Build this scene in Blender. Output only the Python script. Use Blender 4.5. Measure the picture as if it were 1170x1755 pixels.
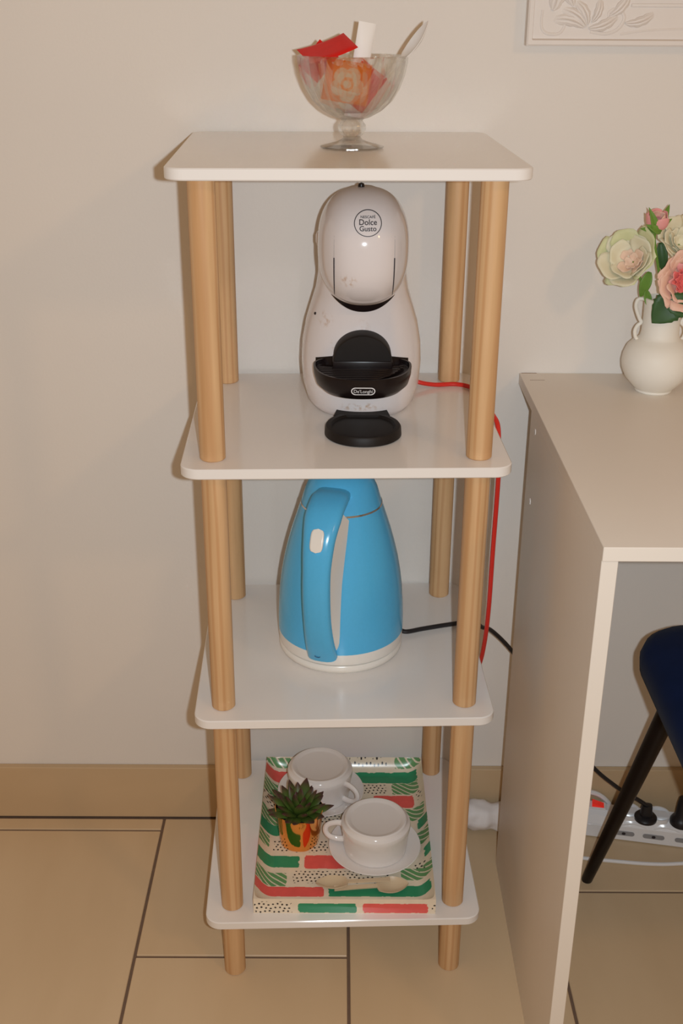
import bpy, bmesh, math, random
import numpy as np
from mathutils import Vector, Matrix, Euler
R_ = math.radians
random.seed(7)
for o in list(bpy.data.objects): bpy.data.objects.remove(o)
sc = bpy.context.scene
C = sc.collection

# ------------------------------------------------------------------ camera
yaw, pitch, roll = 0.0028, 0.4229, 0.0063
fw = Vector((math.sin(yaw)*math.cos(pitch), math.cos(yaw)*math.cos(pitch), -math.sin(pitch)))
rt = Vector((math.cos(yaw), -math.sin(yaw), 0)); up = rt.cross(fw)
r2 = rt*math.cos(roll) + up*math.sin(roll); u2 = up*math.cos(roll) - rt*math.sin(roll)
cam_d = bpy.data.cameras.new('camera'); cam = bpy.data.objects.new('camera', cam_d); C.objects.link(cam)
cam.matrix_world = Matrix(((r2.x, u2.x, -fw.x, -0.0017), (r2.y, u2.y, -fw.y, -1.5092), (r2.z, u2.z, -fw.z, 1.2333), (0, 0, 0, 1)))
cam_d.sensor_fit = 'VERTICAL'; cam_d.sensor_height = 24.0; cam_d.lens = 1929.33/1755*24.0
cam_d.clip_start = 0.02
sc.camera = cam

# ------------------------------------------------------------------ world, lights, exposure
w = bpy.data.worlds.new('room_ambience'); sc.world = w; w.use_nodes = True
w.node_tree.nodes['Background'].inputs[0].default_value = (1.0, 0.64, 0.35, 1)
w.node_tree.nodes['Background'].inputs[1].default_value = 0.365
def lamp(name, loc, power, col, radius):
    l = bpy.data.lights.new(name, 'POINT'); l.energy = power; l.color = col; l.shadow_soft_size = radius
    o = bpy.data.objects.new(name, l); C.objects.link(o); o.location = loc; return o
lamp('camera_flash', (0.0437, -1.512, 1.2365), 39.0, (0.84, 0.935, 1.0), 0.008)      # the flash beside the lens
lamp('ceiling_lamp', (1.55, -2.15, 2.15), 20.0, (1.0, 0.60, 0.28), 0.10)             # warm room lamp, right behind
sc.view_settings.view_transform = 'Standard'; sc.view_settings.look = 'None'
sc.cycles.blur_glossy = 0.0; sc.cycles.sample_clamp_indirect = 60      # keep the flash's reflection off the shelf on the wall
sc.view_settings.exposure = 0.0; sc.view_settings.gamma = 1.0; sc.view_settings.use_curve_mapping = False

# ------------------------------------------------------------------ helpers
def lin(h):
    h = h.lstrip('#'); c = [int(h[i:i+2], 16)/255 for i in (0, 2, 4)]
    return tuple(v/12.92 if v <= .04045 else ((v+.055)/1.055)**2.4 for v in c) + (1,)
MATS = {}
def mat(name, col, rough=.5, metal=0., noise=.04, scale=30., bump=0., coat=0., trans=0., ior=1.45, sub=0., spec=.5, stretch=(1, 1, 1), col2=None, sheen=0., emit=0., attr=None):
    """principled material with a procedural noise that varies the colour a little"""
    if name in MATS: return MATS[name]
    m = bpy.data.materials.new(name); m.use_nodes = True; MATS[name] = m
    nt = m.node_tree; b = nt.nodes['Principled BSDF']
    if isinstance(col, str): col = lin(col)
    if isinstance(col2, str): col2 = lin(col2)
    tc = nt.nodes.new('ShaderNodeTexCoord'); mp = nt.nodes.new('ShaderNodeMapping'); nz = nt.nodes.new('ShaderNodeTexNoise')
    mp.inputs['Scale'].default_value = stretch
    nz.inputs['Scale'].default_value = scale; nz.inputs['Detail'].default_value = 4
    nt.links.new(tc.outputs['Object'], mp.inputs[0]); nt.links.new(mp.outputs[0], nz.inputs['Vector'])
    mix = nt.nodes.new('ShaderNodeMix'); mix.data_type = 'RGBA'
    if attr:
        at = nt.nodes.new('ShaderNodeVertexColor'); at.layer_name = attr
        hs = nt.nodes.new('ShaderNodeHueSaturation'); mr = nt.nodes.new('ShaderNodeMapRange')
        mr.inputs[3].default_value = 1-noise*2; mr.inputs[4].default_value = 1+noise*2
        nt.links.new(nz.outputs[0], mr.inputs[0]); nt.links.new(mr.outputs[0], hs.inputs['Value'])
        nt.links.new(at.outputs[0], hs.inputs['Color']); nt.links.new(hs.outputs[0], b.inputs['Base Color'])
    else:
        c1 = tuple(v*(1-noise) for v in col[:3])+(1,); c2 = col2 or tuple(min(1, v*(1+noise)) for v in col[:3])+(1,)
        mix.inputs[6].default_value = c1; mix.inputs[7].default_value = c2
        nt.links.new(nz.outputs[0], mix.inputs[0]); nt.links.new(mix.outputs[2], b.inputs['Base Color'])
        if emit:
            b.inputs['Emission Color'].default_value = col; b.inputs['Emission Strength'].default_value = emit
    b.inputs['Roughness'].default_value = rough; b.inputs['Metallic'].default_value = metal
    b.inputs['Coat Weight'].default_value = coat; b.inputs['Coat Roughness'].default_value = .06
    b.inputs['Transmission Weight'].default_value = trans; b.inputs['IOR'].default_value = ior
    b.inputs['Specular IOR Level'].default_value = spec; b.inputs['Sheen Weight'].default_value = sheen
    if sub: b.inputs['Subsurface Weight'].default_value = sub; b.inputs['Subsurface Radius'].default_value = (.004, .003, .002)
    if bump:
        bp = nt.nodes.new('ShaderNodeBump'); bp.inputs['Strength'].default_value = bump; bp.inputs['Distance'].default_value = .002
        nt.links.new(nz.outputs[0], bp.inputs['Height']); nt.links.new(bp.outputs[0], b.inputs['Normal'])
    return m

def obj(name, vf, m=None, parent=None, smooth=True, loc=None, rot=None):
    """one mesh object from (verts, faces)"""
    v, f = vf[0], vf[1]
    me = bpy.data.meshes.new(name); me.from_pydata([tuple(p) for p in v], [], f); me.update()
    if smooth:
        me.polygons.foreach_set('use_smooth', [True]*len(me.polygons))
        try: me.set_sharp_from_angle(angle=R_(38))
        except Exception: pass
    o = bpy.data.objects.new(name, me); C.objects.link(o)
    if m: me.materials.append(m)
    if parent: o.parent = parent
    if loc is not None: o.location = loc
    if rot is not None: o.rotation_euler = rot
    return o
def tag(o, label, cat, group=None):
    o['label'] = label; o['category'] = cat
    if group: o['group'] = group
    return o
def thing(name, label, cat, loc=(0, 0, 0), rz=0., group=None):
    o = bpy.data.objects.new(name, None); C.objects.link(o); o.location = loc; o.rotation_euler = (0, 0, rz)
    o.empty_display_size = .05
    return tag(o, label, cat, group)
def join(*vfs):
    V, F = [], []
    for v, f in vfs:
        n = len(V); V += [tuple(p) for p in v]; F += [tuple(i+n for i in q) for q in f]
    return V, F
def xf(vf, M): return [tuple(M @ Vector(p)) for p in vf[0]], vf[1]
def box(x0, x1, y0, y1, z0, z1, bev=0., seg=2):
    bm = bmesh.new(); bmesh.ops.create_cube(bm, size=1)
    for v in bm.verts:
        v.co = Vector((x0+(v.co.x+.5)*(x1-x0), y0+(v.co.y+.5)*(y1-y0), z0+(v.co.z+.5)*(z1-z0)))
    if bev: bmesh.ops.bevel(bm, geom=list(bm.edges), offset=bev, segments=seg, affect='EDGES', profile=.5)
    return bmout(bm)
def bmout(bm):
    bmesh.ops.recalc_face_normals(bm, faces=list(bm.faces))
    bm.verts.index_update()
    r = [tuple(v.co) for v in bm.verts], [tuple(v.index for v in f.verts) for f in bm.faces]; bm.free(); return r
def loft(rings, cap0=True, cap1=True, closed=True):
    n = len(rings[0]); V = [tuple(p) for r in rings for p in r]; F = []
    for i in range(len(rings)-1):
        for j in range(n if closed else n-1):
            k = (j+1) % n; F.append((i*n+j, i*n+k, (i+1)*n+k, (i+1)*n+j))
    if cap0: F.append(tuple(range(n-1, -1, -1)))
    if cap1: F.append(tuple((len(rings)-1)*n+j for j in range(n)))
    return V, F
def lathe(prof, seg=48, cx=0, cy=0, mod=None):
    """prof: list of (r, z) bottom-outside first; r=0 ends are closed to a point"""
    rings = []
    for i, (r, z) in enumerate(prof):
        rr = max(r, 1e-5)
        rings.append([(cx+(rr*(1 if mod is None else mod(i, 2*math.pi*j/seg)))*math.cos(2*math.pi*j/seg),
                       cy+(rr*(1 if mod is None else mod(i, 2*math.pi*j/seg)))*math.sin(2*math.pi*j/seg), z) for j in range(seg)])
    return loft(rings, True, True)
def spline(pts, n=8):
    """catmull-rom through pts"""
    P = [Vector(p) for p in pts]; P = [2*P[0]-P[1]] + P + [2*P[-1]-P[-2]]; out = []
    for i in range(1, len(P)-2):
        for k in range(n):
            t = k/n; a, b, c, d = P[i-1:i+3]
            out.append(.5*((2*b)+(c-a)*t+(2*a-5*b+4*c-d)*t*t+(-a+3*b-3*c+d)*t**3))
    out.append(P[-2]); return out
def tube(path, rad, seg=10, flat=1., upv=(0, 0, 1), caps=True):
    """rad: number or list; flat squashes the section along the path's second axis"""
    n = len(path); rings = []; P = [Vector(p) for p in path]; prev = None
    for i, p in enumerate(P):
        t = (P[min(i+1, n-1)]-P[max(i-1, 0)]).normalized()
        a = prev if prev is not None else Vector(upv)
        a = (a-t*a.dot(t))
        if a.length < 1e-4: a = t.orthogonal()
        a.normalize(); prev = a; b = t.cross(a)
        r = rad[i] if hasattr(rad, '__len__') else rad
        rings.append([p+b*(r*math.cos(2*math.pi*j/seg))+a*(r*flat*math.sin(2*math.pi*j/seg)) for j in range(seg)])
    return loft(rings, caps, caps)
def sgn(v, e): return math.copysign(abs(v)**e, v)
def superring(cx, cy, z, a, b, n=2.4, seg=64, bfront=None):
    out = []
    for j in range(seg):
        t = 2*math.pi*j/seg; s = math.sin(t); bb = bfront if (bfront is not None and s < 0) else b
        out.append((cx+a*sgn(math.cos(t), 2/n), cy+bb*sgn(s, 2/n), z))
    return out
def rrect(w, d, r, z, seg=6, cx=0, cy=0):
    out = []
    for qx, qy, a0 in ((1, 1, 0), (-1, 1, 90), (-1, -1, 180), (1, -1, 270)):
        for k in range(seg+1):
            a = R_(a0+90*k/seg); out.append((cx+qx*(w/2-r)+r*math.cos(a), cy+qy*(d/2-r)+r*math.sin(a), z))
    return out
def slab(w, d, t, r, bev, z0=0., cx=0, cy=0, seg=8):
    return loft([rrect(w-2*bev, d-2*bev, r-bev, z0, seg, cx, cy), rrect(w, d, r, z0+bev, seg, cx, cy), rrect(w, d, r, z0+t-bev, seg, cx, cy), rrect(w-2*bev, d-2*bev, r-bev, z0+t, seg, cx, cy)])
def text(s, size, align='CENTER', ext=.0, shear=0., space=1., sx=1., bold=0.):
    cu = bpy.data.curves.new('t', 'FONT'); cu.body = s; cu.size = size; cu.align_x = align; cu.align_y = 'CENTER'; cu.extrude = ext
    cu.shear = shear; cu.space_character = space; cu.resolution_u = 4; cu.offset = bold
    o = bpy.data.objects.new('t', cu); C.objects.link(o); dg = bpy.context.evaluated_depsgraph_get(); dg.update()
    me = bpy.data.meshes.new_from_object(o.evaluated_get(dg))
    r = [(v.co.x*sx, v.co.y, v.co.z) for v in me.vertices], [tuple(p.vertices) for p in me.polygons]
    bpy.data.objects.remove(o); bpy.data.meshes.remove(me); return r
def subdiv(vf, n=1):
    bm = bmesh.new(); vs = [bm.verts.new(p) for p in vf[0]]
    for f in vf[1]:
        try: bm.faces.new([vs[i] for i in f])
        except ValueError: pass
    bmesh.ops.triangulate(bm, faces=list(bm.faces))
    bmesh.ops.subdivide_edges(bm, edges=list(bm.edges), cuts=n, use_grid_fill=True)
    return bmout(bm)
def grid(nu, nv, fn):
    V = [fn(i/nu, j/nv) for j in range(nv+1) for i in range(nu+1)]
    F = [(j*(nu+1)+i, j*(nu+1)+i+1, (j+1)*(nu+1)+i+1, (j+1)*(nu+1)+i) for j in range(nv) for i in range(nu)]
    return V, F
def colours(o, cols, name='print'):
    ca = o.data.color_attributes.new(name, 'FLOAT_COLOR', 'POINT')
    ca.data.foreach_set('color', np.asarray(cols, dtype=np.float32).ravel())

# ------------------------------------------------------------------ materials
M_wall = mat('wall_paint', (.74, .705, .665, 1), .75, noise=.025, scale=5., spec=.25)
nt = M_wall.node_tree
nz2 = nt.nodes.new('ShaderNodeTexNoise'); nz2.inputs['Scale'].default_value = 260; bp = nt.nodes.new('ShaderNodeBump'); bp.inputs['Strength'].default_value = .12; bp.inputs['Distance'].default_value = .001
tcn = nt.nodes.new('ShaderNodeTexCoord'); nt.links.new(tcn.outputs['Object'], nz2.inputs['Vector']); nt.links.new(nz2.outputs[0], bp.inputs['Height']); nt.links.new(bp.outputs[0], nt.nodes['Principled BSDF'].inputs['Normal'])
M_tile = mat('beige_tile', (.60, .435, .26, 1), .38, noise=.06, scale=3.2, stretch=(3.2, .8, 1), col2=(.67, .51, .33, 1), spec=.35)
M_btile = mat('baseboard_tile', (.53, .38, .225, 1), .42, noise=.06, scale=3.2, stretch=(1, 1, 3), col2=(.59, .44, .275, 1), spec=.35)
M_grout = mat('brown_grout', (.17, .11, .075, 1), .9, noise=.15, scale=80)
M_white = mat('white_lacquer', (.77, .735, .705, 1), .13, noise=.012, scale=12., spec=.5)
M_desk = mat('white_laminate', (.73, .67, .60, 1), .42, noise=.012, scale=20., spec=.4)
M_raw = mat('chipboard_edge', (.25, .16, .10, 1), .9, noise=.25, scale=300.)
M_plastic = mat('white_plastic', (.70, .655, .655, 1), .16, noise=.012, scale=18., spec=.5)
M_black = mat('black_plastic', (.010, .006, .006, 1), .30, noise=.2, scale=60., spec=.3)
M_blackm = mat('black_matte_plastic', (.012, .009, .008, 1), .5, noise=.2, scale=90., spec=.25)
M_ink = mat('dark_ink', (.02, .015, .02, 1), .5, noise=.1)
M_badge = mat('silver_print', (.75, .75, .78, 1), .35, noise=.03)
M_red = mat('red_rubber', (.60, .022, .014, 1), .35, noise=.08)
M_cord = mat('black_rubber', (.012, .011, .013, 1), .4, noise=.2)
M_blue = mat('sky_blue_plastic', (.085, .44, .76, 1), .20, noise=.04, scale=250., spec=.45)
M_kwhite = mat('kettle_white', (.78, .75, .70, 1), .22, noise=.02)
M_chrome = mat('chrome', (.62, .60, .58, 1), .22, metal=1., noise=.05)
M_ceramic = mat('white_ceramic', (.79, .755, .735, 1), .10, noise=.012, scale=20., coat=.3)
M_vase = mat('matte_white_ceramic', (.80, .77, .70, 1), .5, noise=.03, scale=25., spec=.3)
M_copper = mat('copper_mirror', (.90, .40, .10, 1), .07, metal=1., noise=.05, scale=20.)
M_spoon = mat('cream_plastic', (.60, .475, .32, 1), .3, noise=.04)
M_paper = mat('white_paper', (.80, .77, .74, 1), .6, noise=.03)
M_clear = mat('white_glossy_plastic', (.72, .69, .66, 1), .2, noise=.02)
M_leafd = mat('dark_leaf', (.035, .095, .025, 1), .5, noise=.3, scale=90.)
M_leafl = mat('bright_leaf', (.14, .27, .04, 1), .5, noise=.25, scale=90.)
M_plaster = mat('plaster_relief', (.74, .70, .67, 1), .6, noise=.03, scale=40.)
M_velvet = mat('navy_velvet', (.004, .012, .050, 1), .85, noise=.25, scale=30., sheen=.04, spec=.1)
M_leg = mat('black_metal', (.007, .004, .004, 1), .35, noise=.15, spec=.3)
M_strip = mat('power_strip_plastic', (.74, .74, .76, 1), .18, noise=.015)
M_slot = mat('grey_slot', (.26, .26, .27, 1), .5, noise=.15)
M_lit = mat('red_neon_switch', (.9, .03, .02, 1), .25, noise=.02, emit=.2)
M_wrap = mat('white_wrapping', (.74, .70, .69, 1), .55, noise=.06, scale=40., bump=.6)
M_glass = bpy.data.materials.new('clear_glass'); M_glass.use_nodes = True
nt = M_glass.node_tree; nt.nodes.clear()
go = nt.nodes.new('ShaderNodeOutputMaterial'); gt = nt.nodes.new('ShaderNodeBsdfTransparent'); gr_ = nt.nodes.new('ShaderNodeBsdfGlass'); gg = nt.nodes.new('ShaderNodeBsdfGlossy'); gf = nt.nodes.new('ShaderNodeLayerWeight')
gm1 = nt.nodes.new('ShaderNodeMixShader'); gm2 = nt.nodes.new('ShaderNodeMixShader'); gn = nt.nodes.new('ShaderNodeTexNoise'); gn.inputs['Scale'].default_value = 40; gb_ = nt.nodes.new('ShaderNodeBump'); gb_.inputs['Strength'].default_value = .05
gp = nt.nodes.new('ShaderNodeMath'); gp.operation = 'POWER'; gp.inputs[1].default_value = 2.6; gq = nt.nodes.new('ShaderNodeMath'); gq.operation = 'MULTIPLY_ADD'; gq.inputs[1].default_value = .6; gq.inputs[2].default_value = .04
gt.inputs[0].default_value = (.985, .992, .988, 1); gr_.inputs[0].default_value = (.98, .99, .985, 1); gr_.inputs['IOR'].default_value = 1.5; gr_.inputs['Roughness'].default_value = .0
gg.inputs['Roughness'].default_value = .06; gm1.inputs[0].default_value = .32
nt.links.new(gn.outputs[0], gb_.inputs['Height']); nt.links.new(gb_.outputs[0], gg.inputs['Normal'])
nt.links.new(gf.outputs['Facing'], gp.inputs[0]); nt.links.new(gp.outputs[0], gq.inputs[0])
nt.links.new(gt.outputs[0], gm1.inputs[1]); nt.links.new(gr_.outputs[0], gm1.inputs[2]); nt.links.new(gq.outputs[0], gm2.inputs[0]); nt.links.new(gm1.outputs[0], gm2.inputs[1]); nt.links.new(gg.outputs[0], gm2.inputs[2]); nt.links.new(gm2.outputs[0], go.inputs[0])
def wood(i):
    name = 'pine_wood_%d' % i
    if name in MATS: return MATS[name]
    m = mat(name, (.50, .29, .13, 1), .5, noise=.05, scale=9., stretch=(11, 11, .6), col2=(.72, .475, .265, 1), spec=.35)
    nt = m.node_tree; b = nt.nodes['Principled BSDF']
    mp = next(n for n in nt.nodes if n.type == 'MAPPING'); mp.inputs['Location'].default_value = (i*1.7, i*.9, i*2.3); mp.inputs['Rotation'].default_value = (.03*(i % 3-1), .05, 0)
    wv = nt.nodes.new('ShaderNodeTexWave'); wv.inputs['Scale'].default_value = 38; wv.inputs['Distortion'].default_value = 6; wv.inputs['Detail'].default_value = 2; wv.inputs['Detail Scale'].default_value = .6
    m2 = nt.nodes.new('ShaderNodeMapping'); m2.inputs['Scale'].default_value = (1, 1, .06); m2.inputs['Location'].default_value = (i*.31, i*.17, i*.4)
    tc = next(n for n in nt.nodes if n.type == 'TEX_COORD'); nt.links.new(tc.outputs['Object'], m2.inputs[0]); nt.links.new(m2.outputs[0], wv.inputs['Vector'])
    mx = nt.nodes.new('ShaderNodeMix'); mx.data_type = 'RGBA'; mx.blend_type = 'MULTIPLY'; mx.inputs[0].default_value = .5
    rp = nt.nodes.new('ShaderNodeValToRGB'); rp.color_ramp.elements[0].color = (.74, .56, .40, 1); rp.color_ramp.elements[1].color = (1, 1, 1, 1); rp.color_ramp.elements[1].position = .55
    old = next(n for n in nt.nodes if n.type == 'MIX' and n != mx)
    nt.links.new(wv.outputs[0], rp.inputs[0]); nt.links.new(old.outputs[2], mx.inputs[6]); nt.links.new(rp.outputs[0], mx.inputs[7]); nt.links.new(mx.outputs[2], b.inputs['Base Color'])
    return m

# ------------------------------------------------------------------ the setting
def struct(o): o['kind'] = 'structure'; return o
struct(obj('wall_back', box(-1.9, 2.3, 0, .08, 0, 2.6), M_wall, smooth=False))
floor = struct(obj('floor', box(-1.9, 2.3, -3.0, .08, -.05, -.0025), M_grout, smooth=False))
PITCH, G, LEN = .3035, .0045, .607
rt_ = random.Random(3)
for c in range(-5, 8):
    x0 = -.288+(c+1)*PITCH-PITCH+0.0; x1 = x0+PITCH
    first = {-1: -.042, 0: -.310, 1: -.46, 2: -.178}.get(c, -.05-.27*((c*2) % 3))
    ys = [-.0118, first]
    while ys[-1] > -2.9: ys.append(ys[-1]-LEN)
    for a, b in zip(ys[:-1], ys[1:]):
        w_, d_ = (x1-x0)-G, (a-b)-G
        o = obj('floor_tile', box(-w_/2, w_/2, -d_/2, d_/2, -.008, 0, .0009, 1), M_tile, floor, smooth=False, loc=((x0+x1)/2, (a+b)/2, 0))
bb = struct(obj('baseboard_back', box(-1.9, 2.3, -.004, 0, 0, .1), M_grout, smooth=False))
xs = [-1.9, -1.24, -.63, -.02, .61, 1.22, 1.83, 2.3]
for a, b in zip(xs[:-1], xs[1:]):
    obj('baseboard_tile', box(-(b-a)/2+.001, (b-a)/2-.001, -.011, 0, .0015, .1005, .0009, 1), M_btile, bb, smooth=False, loc=((a+b)/2, 0, 0))

# ------------------------------------------------------------------ shelf unit
SX, SY, SYAW = .0021, -.183, .0321
W, D, TH, LR = .37, .3548, .0122, .0145
ZS = [1.0869, .7681, .4383, .1166]
Z1, Z2, Z3, Z4 = ZS
su = thing('shelf_unit', 'four tier shelf unit with white boards and round pale wooden legs', 'shelf', (SX, SY, 0), SYAW)
for z in ZS:
    obj('shelf_board', slab(W, D, TH, .021, .0012, 0), M_white, su, loc=(0, 0, z-TH))
k = 0
lx, ly = W/2-.035, D/2-.0347
for sx in (-1, 1):
    for sy in (-1, 1):
        for za, zb in ((Z2, Z1-TH), (Z3, Z2-TH), (Z4, Z3-TH), (0, Z4-TH)):
            h = zb-za; k += 1
            pr = [(0, 0), (LR-.0015, 0), (LR, .0015), (LR, h-.0002), (0, h-.0002)]
            obj('leg', lathe(pr, 28), wood(k % 7), su, loc=(sx*lx, sy*ly, za), rot=(0, 0, k*1.3))

# ------------------------------------------------------------------ desk
DX, DYF, DZ, DT = .2486, -.5542, .7681, .0150
dk = thing('desk', 'plain white laminate desk standing against the wall beside the shelf unit', 'desk', (DX, 0, 0))
obj('desk_top', box(0, 1.25, DYF, -.0008, DZ-DT, DZ, .0006, 1), M_desk, dk, smooth=False)
for x in (.0005, 1.233):
    pn = obj('side_panel', box(x, x+.0162, DYF+.004, -.116, 0, DZ-DT-.0004, .0005, 1), M_desk, dk, smooth=False)
    if x < .1:
        obj('raw_edge', box(x+.0004, x+.0158, -.1165, -.1155, .001, DZ-DT-.001), M_raw, pn, smooth=False)
        for yy, zz in ((-.155, .7375), (-.158, .642)):
            obj('screw_cap', xf(lathe([(0, 0), (.0042, 0), (.0038, .0008), (0, .0009)], 20), Matrix.Translation((x, yy, zz)) @ Matrix.Rotation(R_(-90), 4, 'Y')), M_white, pn)
obj('rear_rail', box(.017, 1.232, -.135, -.12, .60, DZ-DT-.0004, .0005, 1), M_desk, dk, smooth=False)
for a in ((.003, .024, -.0022, -.0006), (.010, .030, -.034, -.0332)):
    obj('scratch', box(a[0], a[1], a[2], a[3], DZ-.0002, DZ+.00015), M_raw, dk, smooth=False)

# ------------------------------------------------------------------ coffee machine
cmx, cmy = .026, -.115
cm = thing('coffee_machine', 'white egg shaped capsule coffee machine with black drip tray on the second shelf', 'coffee machine', (cmx, cmy, Z2))
prof = [(0, .057, .077), (.003, .063, .083), (.010, .0685, .087), (.030, .0740, .0905), (.055, .0758, .091), (.080, .0745, .0905), (.105, .0700, .089), (.125, .0640, .087), (.145, .0578, .083),
        (.165, .0545, .078), (.190, .0545, .074), (.215, .0535, .070), (.235, .0485, .064), (.250, .0405, .055), (.260, .029, .042), (.266, .014, .022), (.267, .003, .004)]
def bprof(z):
    for (z0, a0, b0), (z1, a1, b1) in zip(prof[:-1], prof[1:]):
        if z0 <= z <= z1: t = (z-z0)/(z1-z0); return a0+(a1-a0)*t, b0+(b1-b0)*t
    return prof[-1][1:]
BN = 2.35
BF = ([0, .003, .010, .030, .045, .060, .080, .105, .125, .145, .165], [.079, .085, .0895, .0885, .083, .076, .070, .066, .066, .068, .070])
def bfr(z, b): return float(np.interp(z, *BF)) if z < .165 else b
zz_ = sorted(set([p[0] for p in prof]+[.02, .038, .045, .05, .0675, .0925, .115, .135]))
body = obj('body', loft([superring(0, 0, z, bprof(z)[0], bprof(z)[1], BN, 72, bfr(z, bprof(z)[1])) for z in zz_]), M_plastic, cm)
def by(x, z):
    a, b = bprof(z); b = bfr(z, b); return -b*max(0, 1-abs(x/a)**BN)**(1/BN)
# head
HA, HB, HCU, HCD, HY, HZ, HN = .0545, .092, .0665, .069, -.030, .2045, 2.45
def hy(x, z):
    c = HCU if z > HZ else HCD
    t = 1-abs(x/HA)**HN-abs((z-HZ)/c)**HN
    return HY-HB*max(0, t)**(1/HN)
rings = []
for i in range(1, 40):
    la = math.pi*(i/40-.5); s, cc = math.sin(la), math.cos(la); c = HCU if s > 0 else HCD; e = 2/HN
    rad = cc**e
    rings.append(superring(0, HY, HZ+c*sgn(s, e), HA*rad, .055*rad, HN, 80, HB*rad))
M_head = mat('white_gloss_head', (.70, .655, .655, 1), .10, noise=.012, scale=18.)
def stains(m, spots):
    """coffee drips: brown spots of irregular outline at given places of the object"""
    nt = m.node_tree; b = nt.nodes['Principled BSDF']; tc = next(n for n in nt.nodes if n.type == 'TEX_COORD')
    src = b.inputs['Base Color'].links[0].from_socket
    nz = nt.nodes.new('ShaderNodeTexNoise'); nz.inputs['Scale'].default_value = 190; nz.inputs['Detail'].default_value = 3
    nt.links.new(tc.outputs['Object'], nz.inputs['Vector'])
    for (x, y, z), (rx, ry, rz), s in spots:
        mp = nt.nodes.new('ShaderNodeMapping'); mp.vector_type = 'TEXTURE'; mp.inputs['Location'].default_value = (x, y, z); mp.inputs['Scale'].default_value = (rx, ry, rz)
        ln = nt.nodes.new('ShaderNodeVectorMath'); ln.operation = 'LENGTH'
        nt.links.new(tc.outputs['Object'], mp.inputs[0]); nt.links.new(mp.outputs[0], ln.inputs[0])
        m1 = nt.nodes.new('ShaderNodeMapRange'); m1.inputs[1].default_value = 1; m1.inputs[2].default_value = .3; nt.links.new(ln.outputs['Value'], m1.inputs[0])
        m2 = nt.nodes.new('ShaderNodeMapRange'); m2.inputs[1].default_value = .48; m2.inputs[2].default_value = .68; nt.links.new(nz.outputs[0], m2.inputs[0])
        mu = nt.nodes.new('ShaderNodeMath'); mu.operation = 'MULTIPLY'; nt.links.new(m1.outputs[0], mu.inputs[0]); nt.links.new(m2.outputs[0], mu.inputs[1])
        m3 = nt.nodes.new('ShaderNodeMath'); m3.operation = 'MULTIPLY'; m3.inputs[1].default_value = s; nt.links.new(mu.outputs[0], m3.inputs[0])
        mx = nt.nodes.new('ShaderNodeMix'); mx.data_type = 'RGBA'; mx.inputs[7].default_value = (.42, .22, .08, 1)
        nt.links.new(m3.outputs[0], mx.inputs[0]); nt.links.new(src, mx.inputs[6]); src = mx.outputs[2]
    nt.links.new(src, b.inputs['Base Color'])
stains(M_head, [((-.018, hy(-.018, .178), .178), (.012, .02, .009), .75)])
stains(M_plastic, [((-.045, by(-.045, .118), .118), (.012, .02, .012), .5), ((.002, -.088, .112), (.014, .03, .02), .5), ((0, -.088, .018), (.032, .03, .006), .8), ((-.035, -.08, .088), (.008, .03, .01), .6)])
head = obj('head', loft(rings), M_head, cm)
def onhead(vf, cx, cz, eps, sc_=1.): return [(cx+x*sc_, hy(cx+x*sc_, cz+y*sc_)-eps-z, cz+y*sc_) for x, y, z in vf[0]], [tuple(reversed(f)) for f in vf[1]]
# seams of the front panel
for s in (-1, 1):
    px = s*.0345
    ends = [.1545+.0*i for i in range(1)]
    P = [(px*(1-.03*((z-.20)/.05)**2), hy(px, z)-.0005, z) for z in np.linspace(.1555, .2035, 14)]
    obj('panel_gap', tube(P, .0007, 6), M_ink, head)
    P = [(px*(1-.03*((z-.20)/.05)**2), hy(px, z)+.0001, z) for z in np.linspace(.2035, .2600, 18)]
    obj('panel_seam', tube(P, .00028, 6), M_slot, head)
def cres(u, v):
    x = (u*2-1)*.0375; e = 1-(x/.0375)**2
    zt = .1540-.0125*e; zb = zt-.0004-.0085*e; z = zt+(zb-zt)*v
    return (x, hy(x*.97, zt)-.0012+.004*v*e, z)
obj('spout_edge', grid(40, 4, cres), M_black, head)
# round logo on the head
LX, LZ = .0035, .2425
def logoring(u, v):
    a = 2*math.pi*u; r = .0152+(v-.5)*.0009; x = r*math.cos(a); z = r*.86*math.sin(a); return (x, z, 0)
obj('logo_ring', onhead(grid(72, 1, logoring), LX, LZ, .0004), M_ink, head)
for s, size, dy, sx, nm in (('NESCAFÉ', .0042, .0062, 1.0, 'logo_text'), ('Dolce', .0092, .0010, .92, 'logo_text'), ('Gusto', .0086, -.0054, .90, 'logo_text')):
    t = text(s, size, sx=sx, bold=size*.010); obj(nm, onhead([[(x, y*.86, z) for x, y, z in t[0]], t[1]], LX, LZ+dy, .0004), M_ink, head, smooth=False)
obj('lever_knob', lathe([(0, 0), (.0022, .0), (.0022, .003), (.0036, .0045), (.0040, .007), (.0032, .0098), (0, .011)], 20, -.003, -.03), M_black, cm, loc=(0, 0, .2648))
obj('side_latch', loft([superring(0, 0, z, a, .006, 2, 12) for z, a in ((-.008, .0015), (-.004, .003), (.004, .003), (.008, .0015))]), M_plastic, cm, loc=(-.0545, .0, .205))
obj('screw_plug', xf(lathe([(0, 0), (.0020, 0), (.0016, .0007), (0, .0008)], 14), Matrix.Translation((-.0575, by(-.0575, .121)-.0002, .121)) @ Matrix.Rotation(R_(-38), 4, 'Z') @ Matrix.Rotation(R_(90), 4, 'X')), M_ink, cm)
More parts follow.
